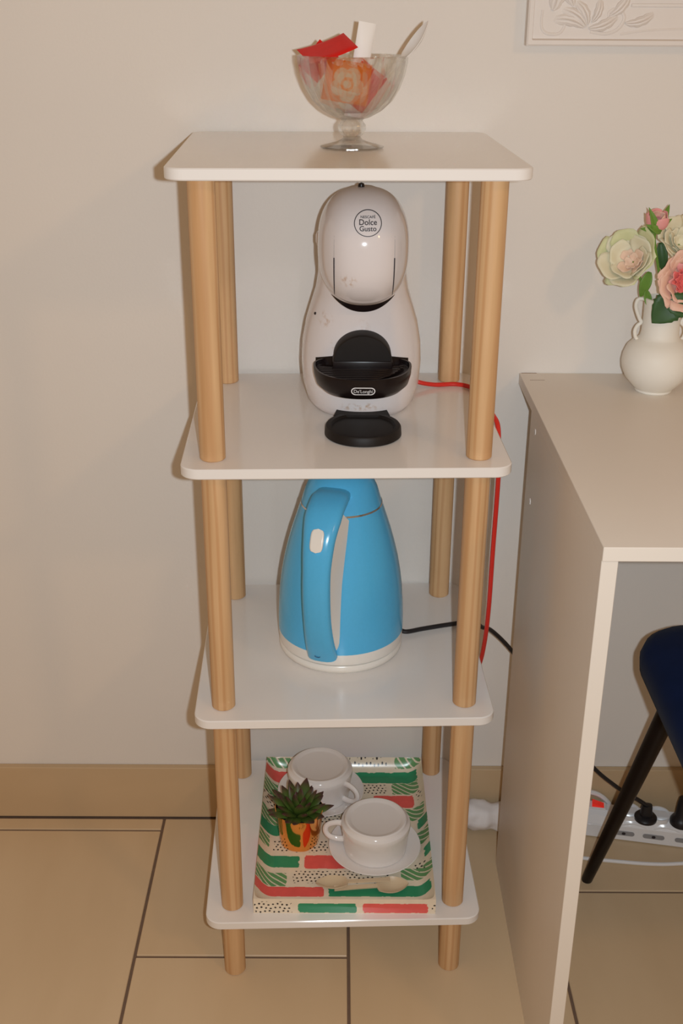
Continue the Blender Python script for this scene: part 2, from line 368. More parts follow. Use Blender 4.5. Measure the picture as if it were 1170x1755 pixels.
# drip tray: a bowl with a grill, a half-round cup rest
TA, TBF, TCY, TZ = .0592, .0700, -.083, .072
tr = obj('drip_tray', loft([superring(0, TCY, z, TA*k, .03*k, 2.25, 64, TBF*k) for z, k in ((.0395, .40), (.0410, .62), (.0455, .82), (.053, .945), (.063, .992), (TZ-.001, 1.), (TZ, .99), (TZ, .955), (TZ-.002, .945), (.067, .935), (.0655, .90), (.0653, .2))]), M_black, cm)
for i in range(8):
    yy = TCY-.006-.0072*i; half = TA*.90*max(0.05, 1-((yy-TCY)/(TBF*.93))**2)**.5
    P = [(x, yy+.018*max(0, x/half)**2.5*(1 if i > 1 else .5), .0678) for x in np.linspace(-half, half*.93, 14)]
    obj('grill_bar', tube(P, .0011, 6), M_black, tr)
obj('tray_back', grid(30, 4, lambda u, v: ((u*2-1)*.057, by((u*2-1)*.057, .062+.017*v)-.0030, .060+v*(.0105+.0095*(1-(u*2-1)**2)))), M_black, tr)
arc = [(.0352*math.cos(a), .0315*math.sin(a)) for a in np.linspace(0, math.pi, 33)]
def restring(k, y): return [(x*k, y, .0770+max(0, z*k)) for x, z in arc]
cr = obj('cup_rest', loft([restring(1, -.055), restring(1, -.0905), restring(.96, -.0925)], True, True), M_blackm, cm)
obj('rest_ledge', box(-.036, .036, -.0945, -.055, .0575, .0775, .0015, 2), M_black, cr)
# badge
def ontray(x, z):
    a = 0
    k = np.interp(z, [.0395, .041, .0455, .053, .063, .071], [.4, .62, .82, .945, .992, 1.]); return TCY-TBF*k*max(0, 1-abs(x/(TA*k))**2.25)**(1/2.25)
def pill(u, v):
    w_, h_ = .0140, .0050; rr = rrect(2*w_, 2*h_, h_, 0, 8); n = len(rr); x, y, _ = rr[int(round(u*n)) % n]; k = 1-(v*.0011)/h_
    x, y = x*(1-v*.0011/w_), y*k; return (x, ontray(x, .0585+y)-.0005, .0585+y)
obj('badge_ring', grid(36, 1, pill), M_badge, tr)
t = text("De'Longhi", .0062, sx=.88); obj('badge_text', ([(x, ontray(x, .0583+y)-.0006, .0583+y) for x, y, z in t[0]], t[1]), M_badge, tr, smooth=False)
# oval pad in front
pad = obj('base_pad', loft([superring(.0008, -.133, z, a, b, 2.1, 56) for z, a, b in ((0, .0440, .0455), (.0015, .0458, .0475), (.0095, .0452, .047), (.0115, .0437, .0455), (.0115, .0385, .040), (.0085, .0365, .038), (.0080, .01, .01))]), M_blackm, cm)
obj('pad_neck', loft([[(-.034, -.099, 0), (.034, -.099, 0), (.030, -.083, 0), (-.030, -.083, 0)], [(-.034, -.099, .0113), (.034, -.099, .0113), (.030, -.080, .0135), (-.030, -.080, .0135)]]), M_blackm, pad, smooth=False)
# red mains cord: over the shelf's edge and down behind the leg
def local(pts, o): return [(x-o.location.x, y-o.location.y, z-o.location.z) for x, y, z in pts]
red = [(.085, -.055, Z2+.016), (.100, -.072, Z2+.010), (.125, -.069, Z2+.0042), (.155, -.066, Z2+.0040), (.175, -.085, Z2+.0040), (.183, -.14, Z2+.0042), (.188, -.19, Z2+.005), (.1925, -.210, Z2-.003), (.1940, -.218, Z2-.03), (.1955, -.222, .70), (.1955, -.218, .60), (.197, -.205, .50), (.1985, -.17, .42), (.1978, -.12, .34), (.196, -.086, .22), (.195, -.073, .10), (.192, -.072, .03), (.165, -.085, .0045), (.08, -.09, .004), (.0, -.08, .004)]
obj('power_cord', tube(local(spline(red, 8), cm), .0030, 8), M_red, cm)

# ------------------------------------------------------------------ kettle
kx, ky = .0020, -.1775
kt = thing('electric_kettle', 'sky blue and white electric kettle on the third shelf', 'kettle', (kx, ky, Z3))
obj('power_base', lathe([(0, 0), (.078, 0), (.0815, .002), (.0832, .006), (.0832, .010), (.0815, .0122), (0, .0122)], 64), M_kwhite, kt)
obj('lower_collar', lathe([(0, .0128), (.0800, .0128), (.0826, .0145), (.0834, .019), (.0836, .0300), (0, .0300)], 64), M_kwhite, kt)
kprof = [(.0838, .0300), (.0838, .048), (.0828, .070), (.0812, .092), (.0785, .113), (.0748, .134), (.0698, .155), (.0640, .176), (.0578, .195), (.0528, .211)]
kb = obj('kettle_body', lathe([(0, .0300)]+kprof+[(0, .211)], 72), M_blue, kt)
obj('lid_ring', lathe([(.050, .2105), (.0530, .2105), (.0526, .2128), (.050, .2128)], 64), M_chrome, kt)
obj('lid', lathe([(0, .2128), (.0520, .2128), (.0495, .221), (.0462, .232), (.041, .243), (.032, .252), (.018, .2575), (0, .259)], 64), M_blue, kt)
az = R_(15.5)
def hp(r, z, s=0.): return (-r*math.sin(az)+s*math.cos(az), -r*math.cos(az)-s*math.sin(az), z)
hpath = spline([hp(.036, .236), hp(.058, .236), (hp(.081, .2265)), hp(.0985, .207), hp(.1095, .180), hp(.1145, .148), hp(.1135, .115), hp(.108, .083), hp(.099, .055), hp(.087, .0305)], 7)
n = len(hpath)
side = Vector((math.cos(az), -math.sin(az), 0))
rings = []
for i, p in enumerate(hpath):
    t = (hpath[min(i+1, n-1)]-hpath[max(i-1, 0)]).normalized(); nrm = side.cross(t).normalized(); f = i/(n-1)
    hw = float(np.interp(f, [0, .10, .25, .36, .5, .75, 1], [.022, .0240, .0232, .0200, .0175, .0175, .0195])); th = .0095
    rings.append([p+side*(hw*sgn(math.cos(a), .75))+nrm*(th*sgn(math.sin(a), .75)) for a in [2*math.pi*j/20 for j in range(20)]])
hd = obj('handle', loft(rings), M_blue, kt)
# white inner spine of the handle, between handle and body
sp = []
for i in range(21):
    f = i/20; z = .209-.175*f; zo = z+.022*(1-f)**2
    outer = min(hpath, key=lambda q: abs(q.z-zo) if Vector((q.x, q.y)).length > .062 else 9)
    ro = Vector((outer.x, outer.y)).length-.004
    ri = min(float(np.interp(z, [q[1] for q in kprof], [q[0] for q in kprof]))+.004, ro-.004)
    wi = float(np.interp(z, [.03, .06, .13, .18, .209], [.0195, .0212, .0215, .0235, .0240]))
    sp.append([hp(ri-.006, z, -wi), hp(ri-.006, z, wi), hp(ro, zo, .0135), hp(ro, zo, -.0135)])
obj('handle_spine', loft(sp), M_kwhite, kt)
# power button on the handle, small dimple near its foot
def onhandle(i, s, e=0.):
    p = hpath[i]; t = (hpath[min(i+1, n-1)]-hpath[max(i-1, 0)]).normalized(); nrm = side.cross(t).normalized()
    if nrm.dot(Vector((p.x, p.y, 0))) < 0: nrm = -nrm
    return p+side*s+nrm*(.0095+e)
def btn(u, v):
    i = 19.5+v*6.5; i0 = int(i); f = i-i0; hw = .0082*(1-abs(2*v-1)**4)**.35 if 0 < v < 1 else .0
    a, b = onhandle(i0, (2*u-1)*hw, .0011), onhandle(min(i0+1, n-1), (2*u-1)*hw, .0011); return tuple(a*(1-f)+b*f)
bo = obj('power_button', grid(8, 16, btn), M_kwhite, kt); sm = bo.modifiers.new('solid', 'SOLIDIFY'); sm.thickness = .003; sm.offset = 0
P = [onhandle(n-4, -.003+.0035*math.cos(a), -.0002)+Vector((0, 0, .0016*math.sin(a))) for a in np.linspace(0, 2*math.pi, 13)]
obj('mark', tube(P, .0006, 6), mat('dark_blue_mark', (.02, .10, .22, 1), .4), hd)
blk = [(.080, -.150, Z3+.007), (.092, -.157, Z3+.0055), (.115, -.148, Z3+.0048), (.140, -.1395, Z3+.0047), (.170, -.130, Z3+.0047), (.190, -.118, Z3+.0035), (.205, -.095, Z3-.022), (.225, -.075, .397), (.262, -.06, .350), (.320, -.052, .262), (.392, -.050, .150), (.440, -.055, .104), (.482, -.062, .079), (.500, -.064, .066)]
obj('power_cord', tube(local(spline(blk, 8), kt), .0032, 8), M_cord, kt)

# ------------------------------------------------------------------ glass bowl with sachets
gx, gy = .0110, -.1865
gb = thing('glass_bowl', 'footed clear glass dessert bowl with fluted sides on the top shelf', 'bowl', (gx, gy, Z1))
bowl_o = [(.014, .0315), (.0205, .0335), (.0325, .0400), (.0432, .0500), (.0510, .0625), (.0565, .077), (.0592, .0900), (.0600, .0955), (.0596, .0970)]
bowl_i = [(.0576, .0965), (.0562, .0900), (.0535, .077), (.0480, .0635), (.0405, .0520), (.0300, .0430), (.0180, .0385), (0, .0375)]
NF = 18
prof_b = [(0, .0315)]+bowl_o+bowl_i; no = len(bowl_o)
def flute(i, a):
    if 2 <= i <= no: 
        s = .075*min(1, (i-1)/3)*(1 if i < no-1 else .4); return 1-s*abs(math.sin(a*NF/2))+s*.3
    return 1
obj('bowl_cup', lathe(prof_b, 216, mod=flute), M_glass, gb)
def facet(i, a): return 1+.05*math.cos(a*8)*(1 if i in (2, 3, 4) else 0)
obj('stem', lathe([(0, .0125), (.0095, .0125), (.0128, .0155), (.0148, .0205), (.0146, .0250), (.0118, .0295), (.0128, .0313), (0, .0313)], 64, mod=facet), M_glass, gb)
obj('foot', lathe([(0, 0), (.0335, 0), (.0352, .0012), (.0350, .0026), (.0290, .0042), (.0180, .0068), (.0110, .0100), (.0098, .0123), (0, .0123)], 72, mod=lambda i, a: 1+.018*math.cos(a*10)*(1 if i in (2, 3, 4) else 0)), M_glass, gb)

def sachet(w_, h_, th=.002, curl=0., crimp=.12, nu=20, nv=20):
    """a flat filled packet: two pillowed faces that meet at the rim"""
    def zf(u, v): 
        e = min(1, min(u, 1-u)/crimp)*min(1, min(v, 1-v)/crimp); return th*(max(0, e))**.6
    def P(u, v, s):
        x, y = (u-.5)*w_, (v-.5)*h_; return (x, y, s*(zf(u, v)+.00025)+curl*((u-.5)**2*4+.6*(v-.5)*(u-.5)))
    a = grid(nu, nv, lambda u, v: P(u, v, 1)); b = grid(nu, nv, lambda u, v: P(u, v, -1))
    V, F = join(a, (b[0], [tuple(reversed(f)) for f in b[1]]))
    n1 = (nu+1)*(nv+1); rim = [i for i in range(nu+1)]+[j*(nu+1)+nu for j in range(1, nv+1)]+[nv*(nu+1)+i for i in range(nu-1, -1, -1)]+[j*(nu+1) for j in range(nv-1, 0, -1)]
    for p, q in zip(rim, rim[1:]+rim[:1]): F.append((q, p, p+n1, q+n1))
    return V, F
def place(o, loc, xaxis, normal):
    """local x along xaxis, local z (the face) along normal"""
    z = Vector(normal).normalized(); x = Vector(xaxis); x = (x-z*x.dot(z)).normalized(); y = z.cross(x)
    o.matrix_world = Matrix(((x.x, y.x, z.x, loc[0]), (x.y, y.y, z.y, loc[1]), (x.z, y.z, z.z, loc[2]), (0, 0, 0, 1))); return o
M_redfoil = mat('red_foil', (.62, .014, .010, 1), .4, noise=.1, scale=120., spec=.15)
M_orange = mat('orange_print', (1, 1, 1, 1), .4, noise=.05, scale=150., attr='print', spec=.15)
o = tag(obj('sachet', sachet(.056, .042, .0016, .002), M_redfoil), 'red sachet leaning over the left rim of the glass bowl', 'sachet', 'sachets in the glass bowl')
place(o, (-.0165, -.188, 1.1890), (.95, .3, .30), (-.164, -.38, .90))
o = tag(obj('sachet', sachet(.028, .036, .0016, -.001), M_redfoil), 'red sachet with only a corner showing behind the leaning red one', 'sachet', 'sachets in the glass bowl')
place(o, (-.0265, -.170, 1.1770), (.75, 0, -.66), (-.1, -.95, .2))
o = tag(obj('sachet', sachet(.034, .046, .0018, .002), M_redfoil), 'red sachet low in the right half of the glass bowl', 'sachet', 'sachets in the glass bowl')
place(o, (.022, -.186, 1.152), (.75, .1, -.62), (.05, -.95, .2))
sw, sh = .050, .043
o = tag(obj('sachet', sachet(sw, sh, .0022, .002, nu=70, nv=70), M_orange), 'orange sachet printed with a pale flower inside the glass bowl', 'sachet', 'sachets in the glass bowl')
cols = []
ORG, PALE, RING = (.74, .17, .006, 1), (.66, .50, .36, 1), (.78, .22, .02, 1)
for v in o.data.vertices:
    x, y = v.co.x-.001, v.co.y+.002; a = math.atan2(y, x); r = math.hypot(x, y)
    pet = .0095+.0050*abs(math.cos(a*2.5+.4))**.6
    c = ORG
    if r < pet+.004: c = PALE
    if .0042 < r < .0072: c = RING
    if y < -.018: c = ORG
    cols.append(c)
colours(o, cols)
place(o, (.0050, -.199, 1.1570), (.985, 0, -.16), (-.12, -.97, .1))
# sugar stick and plastic spoon
def lens(w_, d_, n_=12): return [(w_/2*math.cos(2*math.pi*i/n_), d_/2*sgn(math.sin(2*math.pi*i/n_), 1.3)) for i in range(n_)]
ls = []
for f in np.linspace(0, 1, 12):
    th = .0062*(1 if f < .86 else max(.05, 1-((f-.86)/.14)**2)); ls.append([(x, y, f*.098) for x, y in lens(.0195, th)])
o = tag(obj('sugar_stick', loft(ls), M_paper), 'white paper sugar stick standing upright in the glass bowl', 'sachet')
zc = Vector((.16, .06, 1)).normalized(); xx = Vector((1, .25, 0)); xx = (xx-zc*xx.dot(zc)).normalized(); yy = zc.cross(xx)
b0 = Vector((.0115, -.182, 1.120)); o.matrix_world = Matrix(((xx.x, yy.x, zc.x, b0.x), (xx.y, yy.y, zc.y, b0.y), (xx.z, yy.z, zc.z, b0.z), (0, 0, 0, 1)))
def spoon(L, bw, bl, hw, th, bend, sag):
    """spoon along +x: handle from 0, bowl at the far end; bend lifts the tip"""
    def P(u, v):
        x = u*L; s = max(0, (x-(L-bl))/bl)
        wd = hw*(1-.25*math.sin(math.pi*min(1, u*1.1))) if s <= 0 else hw*.75*(1-s)+bw*math.sin(math.pi*min(1, .12+s*.88)**1.15)**.7*(1 if s < 1 else 0)
        wd = max(wd, .0004); y = (v*2-1)*wd/2
        dip = -sag*math.sin(math.pi*s)*(1-(v*2-1)**2) if s > 0 else 0
        return (x, y, dip+bend*u**2.4)
    top = grid(44, 8, P); bot = ([(x, y, z-th) for x, y, z in top[0]], [tuple(reversed(f)) for f in top[1]])
    V, F = join(top, bot); n1 = 45*9; rim = [i for i in range(45)]+[j*45+44 for j in range(1, 9)]+[8*45+i for i in range(43, -1, -1)]+[j*45 for j in range(7, 0, -1)]
    for p, q in zip(rim, rim[1:]+rim[:1]): F.append((q, p, p+n1, q+n1))
    return V, F
o = tag(obj('plastic_spoon', spoon(.108, .0185, .042, .0085, .0011, .019, .0050), M_clear), 'white plastic spoon leaning out over the right rim of the glass bowl', 'spoon')
place(o, (.0175, -.182, 1.1385), (.76, -.02, .60), (-.56, -.38, .70))

# ------------------------------------------------------------------ tray with cups
TX0, TX1, TY0, TY1, THI = -.1135, .1315, -.3470, -.0345, .0250
STR = [('h',-0.1192,-0.0730,-0.0450,-0.0352),('d',0.0163,0.0770,-0.0440,-0.0345),('h',0.0890,0.1300,-0.0450,-0.0345),('p',-0.1171,-0.0366,-0.0720,-0.0490),('g',0.0189,0.1240,-0.0720,-0.0490),('h',-0.1154,-0.0901,-0.1108,-0.0782),('d',0.0395,0.0750,-0.0999,-0.0755),('h',0.0832,0.1242,-0.0996,-0.0723),('d',-0.1138,-0.0932,-0.1343,-0.1067),('p',0.0542,0.1160,-0.1316,-0.1025),('d',0.1199,0.1280,-0.1218,-0.1008),('h',-0.1131,-0.0886,-0.1730,-0.1438),('h',0.1000,0.1291,-0.1624,-0.1342),('g',-0.1115,-0.0856,-0.1962,-0.1730),('d',-0.0344,0.0094,-0.1672,-0.1486),('g',0.1177,0.1325,-0.1858,-0.1649),('p',0.0958,0.1071,-0.1859,-0.1743),('h',-0.1114,-0.0995,-0.2251,-0.2001),('d',-0.0941,-0.0145,-0.2310,-0.2036),('h',0.1073,0.1329,-0.2200,-0.1922),('g',-0.1098,-0.0549,-0.2624,-0.2385),('p',-0.0482,0.0216,-0.2644,-0.2368),('g',0.1229,0.1347,-0.2504,-0.2298),('h',-0.1074,-0.0716,-0.2995,-0.2731),('d',-0.0637,0.0728,-0.2933,-0.2690),('d',0.1065,0.1247,-0.2718,-0.2541),('h',0.0886,0.1354,-0.2869,-0.2636),('p',-0.1059,-0.0192,-0.3195,-0.3005),('g',-0.0135,0.1281,-0.3188,-0.2975)]
CRM, GRN, PNK, HAT, DOT = np.array((.76, .66, .52)), np.array((.035, .27, .13)), np.array((.74, .115, .10)), np.array((.13, .31, .125)), np.array((.025, .02, .02))
def pattern(X, Y, strokes):
    """cream ground with brushed blocks, hatched blocks and rows of dots"""
    col = np.tile(CRM, (len(X), 1))
    wob = .0006*np.sin(X*210)+.00025*np.sin(X*711+Y*90)
    wobx = .0012*np.sin(Y*260+1)+.0007*np.sin(Y*733)
    for k_, x0, x1, y0, y1 in strokes:
        if x0 < -.104: x0 = -.125
        m = (X > x0+wobx) & (X < x1+wobx) & (Y > y0+wob) & (Y < y1+wob)
        # soft corners
        cx_ = np.maximum(np.maximum(x0+.005-X, X-(x1-.005)), 0)/.005; cy_ = np.maximum(np.maximum(y0+.005-Y, Y-(y1-.005)), 0)/.005
        m &= (cx_**3+cy_**3) < 1.0
        if k_ == 'g': col[m] = GRN
        elif k_ == 'p': col[m] = PNK
        elif k_ == 'h':
            s = (X*.62+Y*.78)+.0005*np.sin(X*130+Y*60); ph = (s % .0075)/.0075
            col[m & (ph > .24)] = HAT
        else:
            gx_, gy_ = X/.0062, Y/.0062; row = np.floor(gy_); gx2 = gx_+.5*(row % 2)+.22*np.sin(row*12.9)
            ix = np.floor(gx2); jx = .18*np.sin(ix*37.7+row*11.3); jy = .18*np.sin(ix*17.1+row*23.9)
            d = np.hypot(gx2-ix-.5-jx, gy_-row-.5-jy); col[m & (d < .235)] = DOT
    return col
ty = thing('serving_tray', 'cream tray with painted green, coral and dotted brush strokes on the lowest shelf', 'tray', (0, 0, Z4))
M_tray = mat('painted_tray', (1, 1, 1, 1), .2, noise=.05, scale=90., attr='print', spec=.3)
nx, ny = 470, 560; RUN = .024
xs_ = np.linspace(TX0, TX1, nx); ys_ = np.linspace(TY0, TY1, ny); XX, YY = np.meshgrid(xs_, ys_)
dx = np.minimum(XX-TX0, TX1-XX); dy = np.minimum(YY-TY0, TY1-YY); dd = np.minimum(dx, dy*1.0)
dd = -.006*np.log(np.exp(-dx/.006)+np.exp(-dy/.006))
hgt = .0030+(THI-.0030)*np.clip(1-dd/RUN, 0, 1)**2.1; hgt = np.minimum(hgt, THI)
V = np.stack([XX.ravel(), YY.ravel(), hgt.ravel()], 1)
idx = np.arange(nx*ny).reshape(ny, nx); Fq = np.stack([idx[:-1, :-1].ravel(), idx[:-1, 1:].ravel(), idx[1:, 1:].ravel(), idx[1:, :-1].ravel()], 1)
me = bpy.data.meshes.new('tray_dish'); me.from_pydata(V.tolist(), [], Fq.tolist()); me.polygons.foreach_set('use_smooth', [True]*len(me.polygons))
dish = bpy.data.objects.new('tray_dish', me); C.objects.link(dish); me.materials.append(M_tray); dish.parent = ty
# the painted strokes run in gentle waves; undo the tray's tilt by none: flat print
colours(dish, np.concatenate([pattern(V[:, 0], V[:, 1], STR), np.ones((len(V), 1))], 1))
def side_wall(p0, p1, strokes, nm):
    L = (Vector(p1)-Vector(p0)).length; nu, nv = int(L/.0006), int(THI/.0006)
    vf = grid(nu, nv, lambda u, v: (p0[0]+(p1[0]-p0[0])*u, p0[1]+(p1[1]-p0[1])*u, v*THI))
    o = obj(nm, vf, M_tray, ty); a = np.array([(v.co - Vector((p0[0], p0[1], 0))).xy.length for v in o.data.vertices]); z = np.array([v.co.z for v in o.data.vertices])
    colours(o, np.concatenate([pattern(a, z, strokes), np.ones((len(a), 1))], 1)); return o
side_wall((TX0, TY0), (TX1, TY0), [('d', .001, .052, -.006, .0205), ('g', .060, .139, .0008, .0175), ('p', .147, .235, .0008, .0175), ('d', .2400, .262, .004, .018)], 'tray_wall')
side_wall((TX1, TY0), (TX1, TY1), [('h', .02, .07, 0, .018), ('g', .08, .15, 0, .018), ('d', .16, .21, 0, .018), ('p', .22, .29, 0, .018)], 'tray_wall')
side_wall((TX1, TY1), (TX0, TY1), [('h', .01, .06, 0, .018), ('p', .07, .15, 0, .018), ('d', .16, .23, 0, .018)], 'tray_wall')
side_wall((TX0, TY1), (TX0, TY0), [('g', .02, .09, 0, .018), ('h', .1, .15, 0, .018), ('p', .16, .24, 0, .018)], 'tray_wall')
obj('tray_underside', box(TX0+.0003, TX1-.0003, TY0+.0003, TY1-.0003, 0, .0012), M_ceramic, ty, smooth=False)

saucer_p = [(0, .0020), (.030, .0015), (.034, 0), (.037, .0015), (.052, .0058), (.0655, .0105), (.0662, .0115), (.0655, .0122), (.052, .0085), (.036, .0048), (.030, .0040), (0, .0040)]
# upside-down cup: rim below, foot ring on top
CH = .0535
cup_p = [(.0405, .0008), (.0430, 0), (.0448, .0010), (.0462, .012), (.0475, .026), (.0492, .0385), (.0498, .0430), (.0490, .0462), (.0462, .0482), (.0447, .0500), (.0440, .0522), (.0420, CH), (.0390, CH-.0006), (.0365, CH-.0022), (.0340, CH-.0030), (0, CH-.0030),
         ]
cup_i = [(0, .0465), (.040, .0460), (.0455, .042), (.0452, .030), (.0432, .012), (.0405, .0008)]
def cup_handle(r0=.0455):
    pts = [(r0+.000, 0, .0395), (r0+.012, 0, .0400), (r0+.0235, 0, .0350), (r0+.0265, 0, .0250), (r0+.0215, 0, .0160), (r0+.011, 0, .0120), (r0-.002, 0, .0115)]
    P = spline(pts, 6); return tube(P, [.0052-.0012*math.sin(math.pi*i/(len(P)-1)) for i in range(len(P))], 10, .8, (0, 1, 0))
ZT = Z4+.0030
SAU = []
for (x, y, lab, hdir, cl, cyo, cx_) in ((.0525, -.2245, 'white saucer at the front of the tray, under the front cup', 176, 'white cup upside down on the front saucer, its handle pointing left', -.0015, .001),
                              (-.0270, -.1005, 'white saucer at the back of the tray behind the succulent', -38, 'white cup upside down on the back saucer, handle turned to the front right', -.0035, -.001)):
    s = tag(obj('saucer', lathe(saucer_p, 72), M_ceramic, loc=(x, y, ZT)), lab, 'saucer', 'saucers on the tray')
    c = thing('cup', cl, 'cup', (x+cx_, y+cyo, ZT+.0070), R_(hdir), 'cups on the tray')
    obj('cup_body', lathe(cup_p+cup_i, 72), M_ceramic, c); obj('handle', cup_handle(), M_ceramic, c)
# two little spoons, handle over handle
for i, (lab, x, y, rz, dz) in enumerate((('small cream spoon with its bowl to the left, lying across the tray front', .0720, -.2960, 180+5, .0060), ('small cream spoon with its bowl to the right, lying across the tray front', -.0050, -.3105, 5, .0022))):
    o = tag(obj('teaspoon', spoon(.103, .0245, .044, .0082, .0020, .0015, .0062), M_spoon, loc=(x, y, ZT+.0055+dz), rot=(R_(6), 0, R_(rz))), lab, 'spoon', 'spoons on the tray')
# copper pot with succulent
px_, py_ = -.0565, -.2035
pot = thing('succulent_pot', 'small succulent with dark tipped leaves in a shiny copper pot on the tray', 'potted plant', (px_, py_, ZT)); pot.scale = (1.17, 1.17, 1.17)
potp = [(0, 0), (.0215, 0), (.0240, .0012), (.0250, .004), (.0272, .025), (.0294, .046), (.0300, .0490), (.0292, .0496), (.0284, .0486), (.0272, .040), (0, .039)]
obj('pot', lathe(potp, 60, mod=lambda i, a: 1+.012*math.sin(a*5+1.)+.008*math.sin(a*9)), M_copper, pot)
M_succ = mat('succulent_leaf', (1, 1, 1, 1), .45, noise=.12, scale=200., attr='print')
rs = random.Random(5)
def succ_leaf(L, wd, th):
    rings = []; N = 9
    for i in range(N+1):
        f = i/N; wv = wd*(math.sin(math.pi*(.18+.82*f)**1.15)**.8 if f < 1 else .02); wv = max(wv, .0004)
        rings.append([(wv*math.cos(2*math.pi*j/8), th*max(.1, wv/wd)*math.sin(2*math.pi*j/8)+.0, L*f) for j in range(8)])
    return loft(rings)
obj('soil', lathe([(0, .0385), (.0268, .0385), (.0255, .0415), (0, .043)], 24), mat('dark_moss', (.02, .022, .012, 1), .9, noise=.4, scale=400., bump=1.), pot)
nl = 0
for ringi, (cnt, tilt, L) in enumerate(((12, 68, .036), (11, 48, .038), (8, 27, .037), (4, 9, .033))):
    for kk in range(cnt):
        a = 2*math.pi*(kk+.5*(ringi % 2))/cnt+rs.uniform(-.14, .14); tl = R_(tilt+rs.uniform(-7, 7)); Ls = L*rs.uniform(.86, 1.12)
        o = obj('leaf', succ_leaf(Ls, .0074*rs.uniform(.85, 1.1), .0030), M_succ, pot)
        o.matrix_local = Matrix.Translation((.007*math.sin(tl)*math.cos(a), .007*math.sin(tl)*math.sin(a), .0400)) @ Matrix.Rotation(a-math.pi/2, 4, 'Z') @ Matrix.Rotation(-tl, 4, 'X')
        g = Vector((.075, .135, .020))*rs.uniform(.75, 1.15); tip = Vector((.075, .025, .028))
        cs = []
        for v in o.data.vertices:
            f = v.co.z/Ls; t = max(0, min(1, (f-.62)/.3)); c = g*(.7+.45*f)*(1-t)+tip*t; cs.append((c.x, c.y, c.z, 1))
        colours(o, cs)

# ------------------------------------------------------------------ vase with flowers
vx, vy = .4155, -.076
va = thing('flower_vase', 'white ceramic vase with round belly and straight neck on the desk', 'vase', (vx, vy, DZ))
vp = [(0, 0), (.0225, 0), (.0240, .0015), (.0242, .004), (.0300, .0095), (.0390, .0200), (.0438, .0310), (.0452, .0400), (.0440, .0500), (.0400, .0605), (.0330, .0680), (.0275, .0715), (.0252, .0745), (.0240, .080), (.0235, .100), (.0240, .118), (.0248, .1240), (.0232, .1248), (.0215, .120), (.0210, .08), (.018, .072), (0, .07)]
obj('vase_body', lathe(vp, 64), M_vase, va)
for s in (-1, 1):
    P = spline([(s*.0235, 0, .123), (s*.0330, 0, .1225), (s*.0350, 0, .113), (s*.0295, 0, .099), (s*.0262, 0, .0925), (s*.0305, 0, .088), (s*.0330, 0, .081), (s*.0315, 0, .0735), (s*.0285, 0, .0695)], 6)
    obj('handle', tube(P, .0024, 8), M_vase, va)
rf = random.Random(11)
def petal_mesh(R, width, ang0, ang1, frill, seed, nu=9, nv=8):
    """cupped petal: rises from the flower's heart on a bowl of radius R"""
    r_ = random.Random(seed); ph = [r_.uniform(0, 6.28) for _ in range(3)]
    def P(u, v):
        a = (u*2-1)*width/2*(.35+.65*math.sin(math.pi*min(1, (.12+v*.72)))**.8)
        th = ang0+(ang1-ang0)*v*(1-.10*(u*2-1)**2)
        rr = R*(1+frill*v**3*(math.sin(5*u+ph[0])+.6*math.sin(11*u+ph[1]))+.05*math.sin(3*v+ph[2]))
        r = rr*math.sin(th); h = R*.92*(1-math.cos(th))
        curl = .16*R*max(0, v-.78)/.22
        return ((r+curl)*math.cos(a), (r+curl)*math.sin(a), h-curl*.3)
    return grid(nu, nv, P)
def flower(name, label, group, loc, axis, layers, stem_to, cat='flower', twist=0., flat=1., tall=1.):
    """layers: (count, bowl radius, petal width, end angle, colour material, frill)"""
    f = thing(name, label, cat, loc, 0, group); q = Vector(axis).to_track_quat('Z', 'Y').to_matrix().to_4x4()
    for li, (cnt, R, wd, a1, m, fr) in enumerate(layers):
        for kk in range(cnt):
            o = obj('petal', petal_mesh(R*rf.uniform(.94, 1.06), wd, .12, a1*rf.uniform(.93, 1.05), fr, rf.random()), m, f)
            s = o.modifiers.new('solid', 'SOLIDIFY'); s.thickness = .0006
            a = 2*math.pi*kk/cnt+li*.9+rf.uniform(-.2, .2)+twist
            o.matrix_local = q @ Matrix.Rotation(a, 4, 'Z') @ Matrix.Rotation(rf.uniform(-.10, .10), 4, 'Y') @ Matrix.Diagonal((1, flat, tall, 1))
    sl = [Vector((0, 0, 0)), Vector(axis).normalized()*-.012+Vector((0, 0, -.004)), (Vector(stem_to)-Vector(loc))*.55, Vector(stem_to)-Vector(loc)]
    obj('stem', tube(spline(sl, 5), .0018, 7), M_leafl, f); return f
def pm(name, c1, c2): return mat(name, c1, .6, noise=.0, scale=55., col2=c2, sub=.0, spec=.25)
P_w1 = pm('petal_cream', (.70, .66, .46, 1), (.80, .77, .62, 1)); P_w2 = pm('petal_greenish', (.56, .60, .30, 1), (.74, .74, .50, 1)); P_w3 = pm('petal_blush', (.76, .50, .38, 1), (.80, .66, .52, 1))
P_p1 = pm('petal_light_pink', (.80, .44, .34, 1), (.82, .62, .50, 1)); P_p2 = pm('petal_coral', (.80, .13, .14, 1), (.82, .26, .24, 1)); P_p3 = pm('petal_rose', (.78, .30, .32, 1), (.80, .42, .38, 1))
st = (vx, vy, DZ+.095)
f1 = flower('peony', 'cream white peony with greenish outer petals, lowest left in the vase', 'flowers in the vase', (.3720, -.070, .9370), (-.52, -.70, .42),
       [(4, .0090, 1.7, 1.45, P_w3, .12), (4, .0145, 1.6, 1.50, P_w3, .10), (4, .0205, 1.75, 1.62, P_w1, .05), (4, .0250, 1.8, 1.66, P_w1, .05), (5, .0290, 1.6, 1.60, P_w1, .05), (5, .0330, 1.6, 1.50, P_w2, .06)], (vx-.006, vy, DZ+.095))
